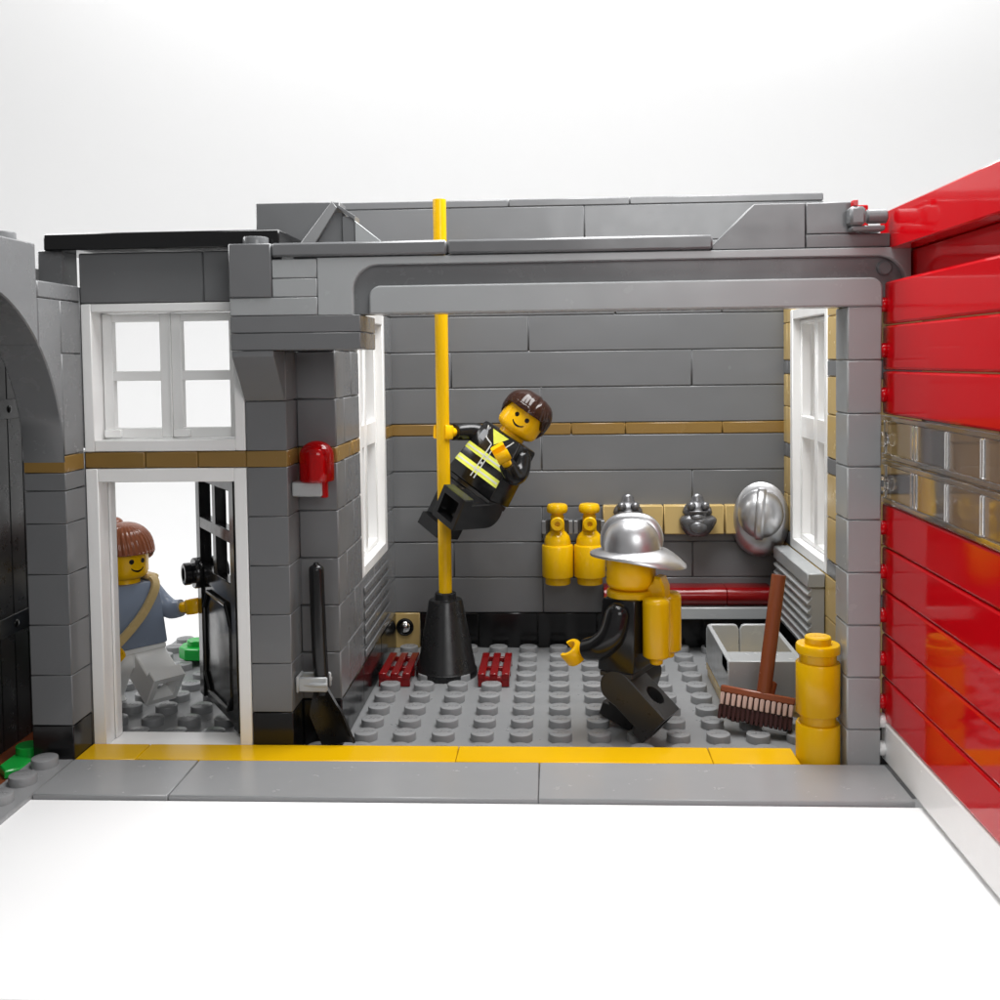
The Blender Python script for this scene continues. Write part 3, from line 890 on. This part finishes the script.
mb.build('bristle_tips', plastic('dark brown plastic bristle', (.045, .013, .012), .3, .1), head)

bo = thing('bollard', 'yellow ribbed post stacked from round bricks beside the front pillar', 'bollard', (11.48, -1.5, 0))
mb = MB()
mb.lathe([(.46, .0), (.5, .03), (.5, 1.17), (.48, 1.2), (.41, 1.21), (.41, 1.42), (.48, 1.43), (.5, 1.46), (.5, 2.6), (.48, 2.63), (.42, 2.64), (.42, 2.84)], Matrix.Translation((11.48, -1.5, 0)), 44)
mb.build('post', M['yellow'], bo)
mb = MB(); mb.lathe([(.46, 2.84), (.5, 2.86), (.5, 3.02), (.48, 3.05), (.30, 3.05), (.30, 3.20), (.28, 3.225)], Matrix.Translation((11.48, -1.5, 0)), 44)
mb.add(LV, LF, Matrix.Translation((11.48, -1.5, 3.218)))
mb.build('cap', M['yellow'], bo)

def plant(c, label, rot=0):
    t = thing('leafy_plant', label, 'plant', c, 'small green plants around the entrance')
    mb = MB(); m = Matrix.Translation(c) @ Matrix.Rotation(R(rot), 4, 'Z')
    for a in range(3):
        r_ = m @ Matrix.Rotation(R(120*a), 4, 'Z')
        mb.prism([(-.18, 0), (.18, 0), (.5, .45), (.55, .95), (.2, 1.25), (-.2, 1.25), (-.55, .95), (-.5, .45)], .0, .38, 'Z', .03, r_)
    mb.build('leaves', M['green'], t)
    mb = MB()
    for a in range(3):
        p = (m @ Matrix.Rotation(R(120*a), 4, 'Z')) @ Vector((0, .75, .37)); mb.lathe([(.29, 0), (.29, .18), (.27, .2)], Matrix.Translation(p), 20)
    mb.lathe([(.29, 0), (.29, .18), (.27, .2)], m @ Matrix.Translation((0, 0, .37)), 20)
    mb.build('stud', M['green'], t)
plant((-5.75, 7.7, .21), 'green plant on the studs outside the open door', 15)
plant((-4.9, 9.0, .21), 'green plant peeking over the one outside the open door', 50)
mb = MB()
t = thing('leafy_plant', 'flat green plant at the foot of the black gate', 'plant', (-7.3, -1.8, .4), 'small green plants around the entrance')
mb = MB(); mb.prism([(-7.02, -1.0), (-7.02, -2.55), (-7.3, -2.75), (-7.62, -2.4), (-7.62, -1.2), (-7.4, -.9)], .2, .40, 'Z', .03); mb.build('leaves', M['green'], t)
mb = MB(); mb.lathe([(.29, 0), (.29, .18), (.27, .2)], Matrix.Translation((-7.33, -1.6, .395)), 20); mb.build('stud', M['green'], t)
mb = MB(); mb.box(-8.6, -7.02, -10, 3, -.3, .19, .03); structure(mb.build('ground', M['brown']), 'brown ground strip inside the arch')

# ================================================================== TOY FIGURES
def curved_print(name, polys, mtx, r, mat, parent):
    """polys: lists of convex (a, z) outlines; a = arc length on a cylinder of radius r; front = -Y"""
    mb = MB()
    for poly in polys:
        vs = [(r*math.sin(a/r), -r*math.cos(a/r), z) for (a, z) in poly]
        vi = [(.97*v[0], .97*v[1], v[2]) for v in vs]
        n = len(poly)
        mb.add(vs + vi, [tuple(range(n))] + [(i, (i+1) % n, n+(i+1) % n, n+i) for i in range(n)] + [tuple(n+i for i in reversed(range(n)))], mtx)
    return mb.build(name, mat, parent, 20)
def dot(cx, cz, r, n=20): return [(cx+r*math.cos(2*math.pi*i/n), cz+r*math.sin(2*math.pi*i/n)) for i in range(n)]
def smile(cx, cz, w, sag, th, n=14):
    out = []
    def pt(t): return (cx + w*t, cz + sag*(t*t))
    for i in range(n):
        t0 = -1+2*i/n; t1 = -1+2*(i+1)/n
        a, b = pt(t0), pt(t1); h0 = th*(1-.35*abs(t0)); h1 = th*(1-.35*abs(t1))
        out.append([(a[0], a[1]-h0), (b[0], b[1]-h1), (b[0], b[1]+h1), (a[0], a[1]+h0)])
    return out

def figure(name, label, pivot, rot, torso_mat, leg_mat, arm_mat, swing, head_rot, arms, base_z, prints=True, scale=1.0):
    """pivot: hip joint in world; rot: 3x3 body rotation; arms: {'L': (pts, hand_axis), 'R': ...} in body coords"""
    B = Matrix.Translation(pivot) @ rot.to_4x4() @ Matrix.Scale(scale, 4)
    t = thing(name, label, 'toy figure', (pivot[0], pivot[1], base_z))
    # legs
    for sgn, sw in zip((1, -1), swing):          # +X = the figure's left
        LM = B @ Matrix.Rotation(-R(sw), 4, 'X')
        prof = [(-.37, -1.0), (-.54, -1.02), (-.54, -1.4), (.44, -1.4), (.44, -.02)]
        prof += [(.44*math.cos(R(a)), .44*math.sin(R(a))) for a in range(15, 166, 15)] + [(-.42, -.12), (-.38, -.3)]
        x0, x1 = (.02, .97) if sgn > 0 else (-.97, -.02)
        mb = MB(); mb.prism(prof, x0, x1, 'X', .03, LM)
        leg = mb.build('leg', leg_mat, t, 30)
        xm = (x0+x1)/2
        c1 = MB(); c1.box(xm-.31, xm+.31, -.36, .27, -1.6, -.95, .0, LM)
        c2 = MB(); c2.cyl(LM @ Vector((xm, .7, -.78)), LM @ Vector((xm, .12, -.78)), .27, 0, 24)
        cut(leg, [c1, c2])
    mb = MB(); mb.box(-.95, .95, -.45, .45, .24, .38, .02, B)
    mb.box(-.10, .10, -.36, .36, -.2, .3, .03, B)
    mb.cyl(B @ Vector((-.96, 0, .02)), B @ Vector((.96, 0, .02)), .36, .02)
    mb.build('hips', leg_mat, t)
    # torso
    mb = MB(); z0, z1 = .40, 2.2
    bx, tx, dy0, dy1 = .98, .76, .5, .47
    prof_b = [(-bx, -dy0), (bx, -dy0), (bx, dy0), (-bx, dy0)]
    cxy = lambda w, d, i=0: [(-w+i, -d+i), (w-i, -d+i), (w-i, d-i), (-w+i, d-i)]
    rings = []
    e = .04
    def rr(w, d, r):   # rounded rectangle ring
        pts = []
        for (sx, sy, a0) in ((1, -1, -90), (1, 1, 0), (-1, 1, 90), (-1, -1, 180)):
            for k in range(4):
                a = R(a0 + 30*k); pts.append((sx*(w-r)+r*math.cos(a), sy*(d-r)+r*math.sin(a)))
        return pts
    for (z, w, d, r) in ((z0, bx-.02, dy0-.02, .05), (z0+.03, bx, dy0, .06), (z1-.08, tx+.02, dy1, .06), (z1-.02, tx-.0, dy1-.02, .06), (z1, tx-.05, dy1-.07, .05)):
        rings.append([(p[0], p[1], z) for p in rr(w, d, r)])
    n = 16; vs = [p for r_ in rings for p in r_]; fs = []
    for k in range(len(rings)-1):
        for i in range(n):
            j = (i+1) % n; fs.append((k*n+i, k*n+j, (k+1)*n+j, (k+1)*n+i))
    fs.append(tuple(reversed(range(n)))); fs.append(tuple((len(rings)-1)*n+i for i in range(n)))
    mb.add(vs, fs, B); torso = mb.build('torso', torso_mat, t, 45)
    # head
    HM = B @ Matrix.Translation((0, 0, 2.2)) @ head_rot.to_4x4()
    mb = MB(); r = .64
    prof = [(.40, -.02), (.40, .12), (.46, .13), (.54, .17), (.60, .23), (r, .33), (r, .98), (.61, 1.07), (.55, 1.14), (.46, 1.19), (.32, 1.2)]
    mb.lathe(prof, HM, 40); head = mb.build('head', M['skin'], t, 50)
    if prints:
        curved_print('eye', [dot(-.175, .66, .07)], HM, r+.004, M['ink'], head)
        curved_print('eye', [dot(.175, .66, .07)], HM, r+.004, M['ink'], head)
        curved_print('mouth', smile(0, .38, .19, .085, .03), HM, r+.004, M['ink'], head)
    # arms and hands
    for sgn, key in ((1, 'L'), (-1, 'R')):
        if key not in arms: continue
        pts, rad, axis = arms[key]
        P = [B @ Vector(p) for p in pts]
        mb = MB(); mb.tube(P, rad, 20, sub=7)
        mb.ball((0, 0, 0), rad[0]*1.0, mtx=Matrix.Translation(P[0]), nu=20, nv=12)
        arm = mb.build('arm', arm_mat, t, 50)
        d = (P[-1]-P[-2]).normalized(); w = P[-1]
        ax = (rot @ Vector(axis)) if len(axis) == 3 else Vector(axis[:3])
        ax = (ax - d*ax.dot(d)).normalized()
        mb = MB(); mb.cyl(w - d*.05, w + d*.22, .15, .02, 18)
        # C shaped clip hand
        c = w + d*.46; side = ax.cross(d)
        ns = 22; ro, ri, hz = .31, .2, .21; vs = []; fs = []
        prof = [(ri, -hz), (ro-.03, -hz), (ro, -hz+.05), (ro, hz-.05), (ro-.03, hz), (ri, hz)]
        for i in range(ns+1):
            a = R(52 + (308-52)*i/ns)
            u = d*math.cos(a) + side*math.sin(a)
            for (q, h) in prof: vs.append(c + u*q + ax*h)
        k = len(prof)
        for i in range(ns):
            for q in range(k):
                q2 = (q+1) % k; fs.append((i*k+q, i*k+q2, (i+1)*k+q2, (i+1)*k+q))
        fs.append(tuple(range(k))); fs.append(tuple(ns*k+q for q in range(k)))
        mb.add(vs, fs); mb.build('hand', M['skin'], t, 50)
    return t, B, HM, torso, head

def hair(HM, head_owner, mat, edge, grooves=0, amp=.0, swirl=0., r0=.66, htop=1.42, part=None, thick=.13):
    """edge(a): lower edge height at azimuth a (0 = front)"""
    n, m_ = 272, 20; rows = []
    for j in range(m_+1):
        t = j/m_; ring = []
        for i in range(n):
            a = 2*math.pi*i/n - math.pi
            zb = edge(a); zm = .86
            if t < .5:
                q = t/.5; z = zb + (zm-zb)*q; rr_ = (r0+thick)*(1 - .02*(1-q)**2)
                if q < .12: rr_ -= thick*.35*(1-q/.12)
            else:
                q = (t-.5)/.5; th = q*math.pi/2*.985
                rr_ = (r0+thick)*math.cos(th)**.8; z = zm + (htop-zm)*math.sin(th)
            g = 1 + amp*abs(math.sin(grooves*.5*(a + swirl*t)))*min(1, 3*(1-t)+.1) if grooves else 1
            k = 1.0 + .05*(math.cos(a) < 0)*(-math.cos(a))
            px = rr_*g*math.sin(a); py = -rr_*g*math.cos(a)*k
            if part is not None: z += part(a, t, px, py)
            ring.append(Vector((px, py, z)))
        rows.append(ring)
    inner = [Vector((.93*r0*math.sin(2*math.pi*i/n-math.pi), -.93*r0*math.cos(2*math.pi*i/n-math.pi), edge(2*math.pi*i/n-math.pi)+.02)) for i in range(n)]
    rows = [inner] + rows
    vs = [p for r_ in rows for p in r_]; fs = []
    for k in range(len(rows)-1):
        for i in range(n):
            j = (i+1) % n; fs.append((k*n+i, k*n+j, (k+1)*n+j, (k+1)*n+i))
    fs.append(tuple((len(rows)-1)*n+i for i in range(n)))
    mb = MB(); mb.add(vs, fs, HM)
    return mb.build('hair', mat, head_owner, 70)
def sstep(a, b, x):
    t = max(0, min(1, (x-a)/(b-a))); return t*t*(3-2*t)

Rz = lambda d: Matrix.Rotation(R(d), 3, 'Z')
Ry = lambda d: Matrix.Rotation(R(d), 3, 'Y')
Rx = lambda d: Matrix.Rotation(R(d), 3, 'X')

# ---- firefighter sliding on the pole
SP = (2.785, 6.45, 5.41); SR = Ry(32) @ Rz(-36) @ Rx(-3); SSC = 1.06
Bi = (Matrix.Translation(SP) @ SR.to_4x4() @ Matrix.Scale(SSC, 4)).inverted()
pole_w = Vector((2.02, 6.0, 7.54)); gd = Vector((.42, .62, -.06)).normalized()
wrl = Bi @ (pole_w + gd*.46*SSC); pole_l = Bi @ pole_w
dl = (pole_l - wrl).normalized()
arms = {'R': ([(-.74, 0, 1.80), tuple((Vector((-.74, 0, 1.80))*.45 + (wrl - dl*.35)*.55) + Vector((-.05, 0, .05))), tuple(wrl - dl*.16), tuple(wrl)], [.31, .29, .26, .25], tuple(SR.inverted() @ Vector((0, 0, 1)))),
        'L': ([(.76, 0, 1.82), (.98, -.06, 1.5), (1.05, -.32, 1.34), (.92, -.68, 1.52)], [.31, .31, .30, .25], (.25, .1, 1))}
f1, B1, H1, t1, h1 = figure('toy_firefighter', 'toy firefighter in black striped jacket sliding down the yellow pole', SP, SR, M['black'], M['black'], M['black'], (72, -10), Rz(31) @ Ry(2), arms, 4.8, True, SSC)
def edge_m(a):
    s = math.sin(a); c = math.cos(a)
    back = .30*sstep(.1, -.6, c)            # lower at the back
    fringe = 1.04 - .20*max(s, 0) + .02*s                     # rises on one side of the parting
    side = .62
    return side*(1-sstep(.35, .8, c)) + fringe*sstep(.35, .8, c) - back
def part_m(a, t, x, y):
    d = x-.16
    return -.07*math.exp(-(d/.05)**2)*sstep(.5, .8, t)*(1 if y < .3 else .3) + .03*math.sin(x*14+y*3)*sstep(.55, .8, t)*.35
hair(H1, h1, M['hairdark'], edge_m, 26, .018, .5, .65, 1.46, part_m, .10)
# jacket print, thin raised ink on the flat front
def front_print(name, quads, mat, B, parent, lift=.006):
    mb = MB()
    for q in quads:
        vs = []
        for (x, z) in q:
            k = (z-.64)/(2.12-.64); y = -(.5 + (.47-.5)*k)
            vs.append((x, y-lift, z))
        n = len(q); vb = [(v[0], v[1]+lift+.01, v[2]) for v in vs]
        mb.add(vs+vb, [tuple(range(n))] + [(i, (i+1) % n, n+(i+1) % n, n+i) for i in range(n)] + [tuple(n+i for i in reversed(range(n)))], B)
    return mb.build(name, mat, parent, 20)
def hw(z): return .98 - (z-.64)/(2.12-.64)*.20
def band(z0, z1, m=.05): return [(-hw(z0)+m, z0), (hw(z0)-m, z0), (hw(z1)-m, z1), (-hw(z1)+m, z1)]
front_print('reflective_stripe', [band(1.22, 1.43), band(.76, .99)], M['lime'], B1, t1)
front_print('stripe_silver', [band(1.30, 1.35, .08), band(.85, .90, .08)], M['silverprint'], B1, t1, .009)  # silver lines printed along the lime bands
def ln(x0, z0, x1, z1, w=.018):
    d = Vector((x1-x0, z1-z0)).normalized(); nrm = Vector((-d.y, d.x))*w
    return [(x0-nrm.x, z0-nrm.y), (x1-nrm.x, z1-nrm.y), (x1+nrm.x, z1+nrm.y), (x0+nrm.x, z0+nrm.y)]
front_print('zip', [ln(-.08, .62, -.08, 1.72), ln(.06, .62, .06, 1.70), ln(-.08, .86, .06, .86), ln(-.08, 1.1, .06, 1.1), ln(-.08, 1.32, .06, 1.32),
                    ln(-.55, 2.12, -.38, 1.80), ln(-.38, 1.80, -.08, 1.72), ln(.55, 2.12, .4, 1.84), ln(.4, 1.84, .06, 1.72)] + [dot(-.01, z, .04, 10) for z in (.86, 1.1, 1.32)], M['silverprint'], B1, t1, .011)
front_print('collar', [[(-.34, 2.12), (.0, 1.74), (.34, 2.12)]], M['lime'], B1, t1, .007)
front_print('badge', [[(-.62, 1.68), (-.40, 1.66), (-.40, 1.92), (-.44, 1.96), (-.58, 1.97), (-.62, 1.93)], ln(-.5, 1.97, -.44, 2.10, .03)], M['print'], B1, t1, .012)

# ---- firefighter walking with silver helmet and yellow air pack
FP = (7.37, 1.12, 1.43); FR = Rz(-119)
arms = {'L': ([(.78, 0, 1.80), (.93, -.10, 1.32), (.97, -.40, 1.0), (.9, -.84, .84)], [.34, .34, .33, .28], (-.55, -.35, .85, 0)),
        'R': ([(-.78, 0, 1.80), (-.95, .04, 1.32), (-.97, -.12, .92), (-.93, -.52, .55)], [.31, .31, .29, .25], (0, 0, 1))}
f2, B2, H2, t2, h2 = figure('toy_firefighter', 'black suited toy firefighter walking with silver helmet and yellow air pack', FP, FR, M['black'], M['softblack'], M['black'], (-49, 20), Rz(19), arms, 0.0)
helmet_meshes(H2 @ Matrix.Translation((0, .04, 1.13)) @ Matrix.Rotation(R(2), 4, 'X'), h2, M['silver'], .60, .32, .715, .80, .10)
mb = MB()
for s in (-1, 1):
    m = B2 @ Matrix.Translation((s*.37, .86, .72))
    mb.lathe([(.14, -.14), (.16, -.12), (.17, .0), (.28, .02), (.34, .07), (.345, .12), (.345, 1.40), (.33, 1.48), (.27, 1.54), (.15, 1.56)], m, 28)
mb.box(-.4, .4, .48, .66, .9, 2.1, .04, B2)
pack = mb.build('air_pack', M['yellow'], t2)
mb = MB(); mb.box(-.42, .42, .5, .95, 2.12, 2.26, .05, B2); mb.prism([(.5, 2.2), (1.02, 2.2), (1.0, 2.5), (.9, 2.74), (.74, 2.76), (.68, 2.6), (.55, 2.5)], -.22, .22, 'X', .05, B2); mb.build('valve', M['yellow'], pack)
mb = MB()
vs = []; fs = []; n = 36      # yoke round the neck
for (r_, z) in ((.42, 2.17), (.72, 2.17), (.75, 2.20), (.75, 2.32), (.70, 2.36), (.42, 2.36)):
    for i in range(n):
        a = 2*math.pi*i/n; vs.append((r_*math.sin(a), -.93*r_*math.cos(a)*(.85 if math.cos(a) > 0 else 1), z))
for k in range(6):
    for i in range(n):
        j = (i+1) % n; k2 = (k+1) % 6; fs.append((k*n+i, k*n+j, k2*n+j, k2*n+i))
mb.add(vs, fs, B2); mb.build('yoke', M['yellow'], pack)

# ---- postman like figure at the open door
MP = (-6.66, 2.7, 1.42); MR = Rz(50)
B3_ = Matrix.Translation(MP) @ MR.to_4x4(); Bi3 = B3_.inverted()
arms = {'L': ([(.78, 0, 1.80), (1.0, -.18, 1.45), (1.16, -.42, 1.29), (1.32, -.70, 1.34)], [.31, .30, .28, .24], (0, .2, 1)),
        'R': ([(-.78, 0, 1.80), (-.98, -.10, 1.3), (-1.02, -.30, .98), (-.98, -.60, .76)], [.31, .30, .28, .24], (.4, 0, 1))}
f3, B3, H3, t3, h3 = figure('toy_visitor', 'brown haired toy figure in sand blue top and white legs at the open door', MP, MR, M['sandblue'], M['white'], M['sandblue'], (56, -30), Rz(5), arms, 0.0)
def edge_f(a):
    c = math.cos(a); return .95*sstep(.0, .75, c) + .56*(1-sstep(.0, .75, c)) - .25*sstep(-.3, -.9, c)
hair(H3, h3, M['hairred'], edge_f, 34, .045, .5, .66, 1.70, None, .13)
mb = MB(); mb.ball((0, .48, 1.60), .26, (1, 1, .8), H3); hb = mb.build('hair_knot', M['hairred'], h3)
# bag strap across the chest
mb = MB(); cs = []
path = [(.62, .3, 2.26), (.66, -.2, 2.30), (.60, -.56, 2.05), (.25, -.60, 1.45), (-.25, -.63, .95), (-.78, -.62, .52)]
P_, _ = smooth_path(path, [1]*6, 6); vs = []; fs = []
for i, p in enumerate(P_):
    d = (P_[min(i+1, len(P_)-1)] - P_[max(i-1, 0)]).normalized()
    nrm = Vector((0, -.25, 1)) if i < 9 else Vector((0, -1, 0))
    s = d.cross(nrm).normalized(); nr = s.cross(d)
    for (u, v) in ((-.11, -.06), (.11, -.06), (.13, 0), (.11, .06), (-.11, .06), (-.13, 0)): vs.append(p + s*u + nr*v)
for i in range(len(P_)-1):
    for q in range(6):
        q2 = (q+1) % 6; fs.append((i*6+q, i*6+q2, (i+1)*6+q2, (i+1)*6+q))
fs.append(tuple(range(6))); fs.append(tuple((len(P_)-1)*6+q for q in range(6)))
mb.add(vs, fs, B3); mb.box(.5, .86, -.35, .3, 2.2, 2.36, .07, B3)
mb.build('bag_strap', plastic('pale tan plastic', (.56, .42, .20), .25, 0), t3, 50)

# ================================================================== CAMERA
cam = bpy.data.cameras.new('camera'); co = bpy.data.objects.new('camera', cam); COL.objects.link(co); S.camera = co
F, CX, CY, CZ, YAW, PIT, ROL, SY = 1033.2088, 5.431508, -25.519909, 9.660814, -.05227088, .04540798, .01323062, -90.963052
f = Vector((math.sin(YAW)*math.cos(PIT), math.cos(YAW)*math.cos(PIT), -math.sin(PIT)))
rt = Vector((math.cos(YAW), -math.sin(YAW), 0)); dn_ = f.cross(rt)
c_, s_ = math.cos(ROL), math.sin(ROL)
rt2 = rt*c_ + dn_*s_; dn2 = rt*(-s_) + dn_*c_
mw = Matrix((rt2, -dn2, -f)).transposed().to_4x4(); mw.translation = Vector((CX, CY, CZ)); co.matrix_world = mw
cam.sensor_width = 36; cam.sensor_fit = 'HORIZONTAL'; cam.lens = 36*F/1000; cam.shift_x = 0; cam.shift_y = SY/1000
cam.dof.use_dof = True; cam.dof.focus_distance = 28.0; cam.dof.aperture_fstop = .6
cam.clip_start = .1; cam.clip_end = 500

# ================================================================== LIGHT
W = bpy.data.worlds.new('World'); S.world = W; W.use_nodes = True
bg = W.node_tree.nodes['Background']; bg.inputs['Color'].default_value = (1, 1, 1, 1); bg.inputs['Strength'].default_value = .28
def area(name, loc, target, sx, sy, power, col=(1, 1, 1)):
    l = bpy.data.lights.new(name, 'AREA'); l.shape = 'RECTANGLE'; l.size = sx; l.size_y = sy; l.energy = power; l.color = col
    o = bpy.data.objects.new(name, l); COL.objects.link(o); o.location = loc
    d = Vector(target)-Vector(loc); o.rotation_euler = d.to_track_quat('-Z', 'Y').to_euler(); return o
area('overhead_softbox', (9, 1.5, 27), (6.0, 3, 0), 22, 13, 12800)
area('front_softbox', (14, -32, 20), (5, 0, 5), 14, 12, 3000)
area('side_fill', (-20, 6, 22), (-5, 3, 2), 10, 10, 3200)  # added fill that brightens the visitor by the door, no known lamp
area('backdrop_wash', (5, 30, 52), (5, 52, 34), 60, 6, 12600)  # added wash to whiten the upper backdrop, no such source known

# ================================================================== RENDER SETTINGS
S.render.engine = 'CYCLES'
S.cycles.max_bounces = 10; S.cycles.transmission_bounces = 10; S.cycles.glossy_bounces = 5; S.cycles.diffuse_bounces = 5
S.cycles.caustics_reflective = False; S.cycles.caustics_refractive = False
S.cycles.use_denoising = True
S.view_settings.view_transform = 'Standard'; S.view_settings.look = 'None'; S.view_settings.gamma = 1; S.view_settings.exposure = 0
S.view_settings.use_curve_mapping = False
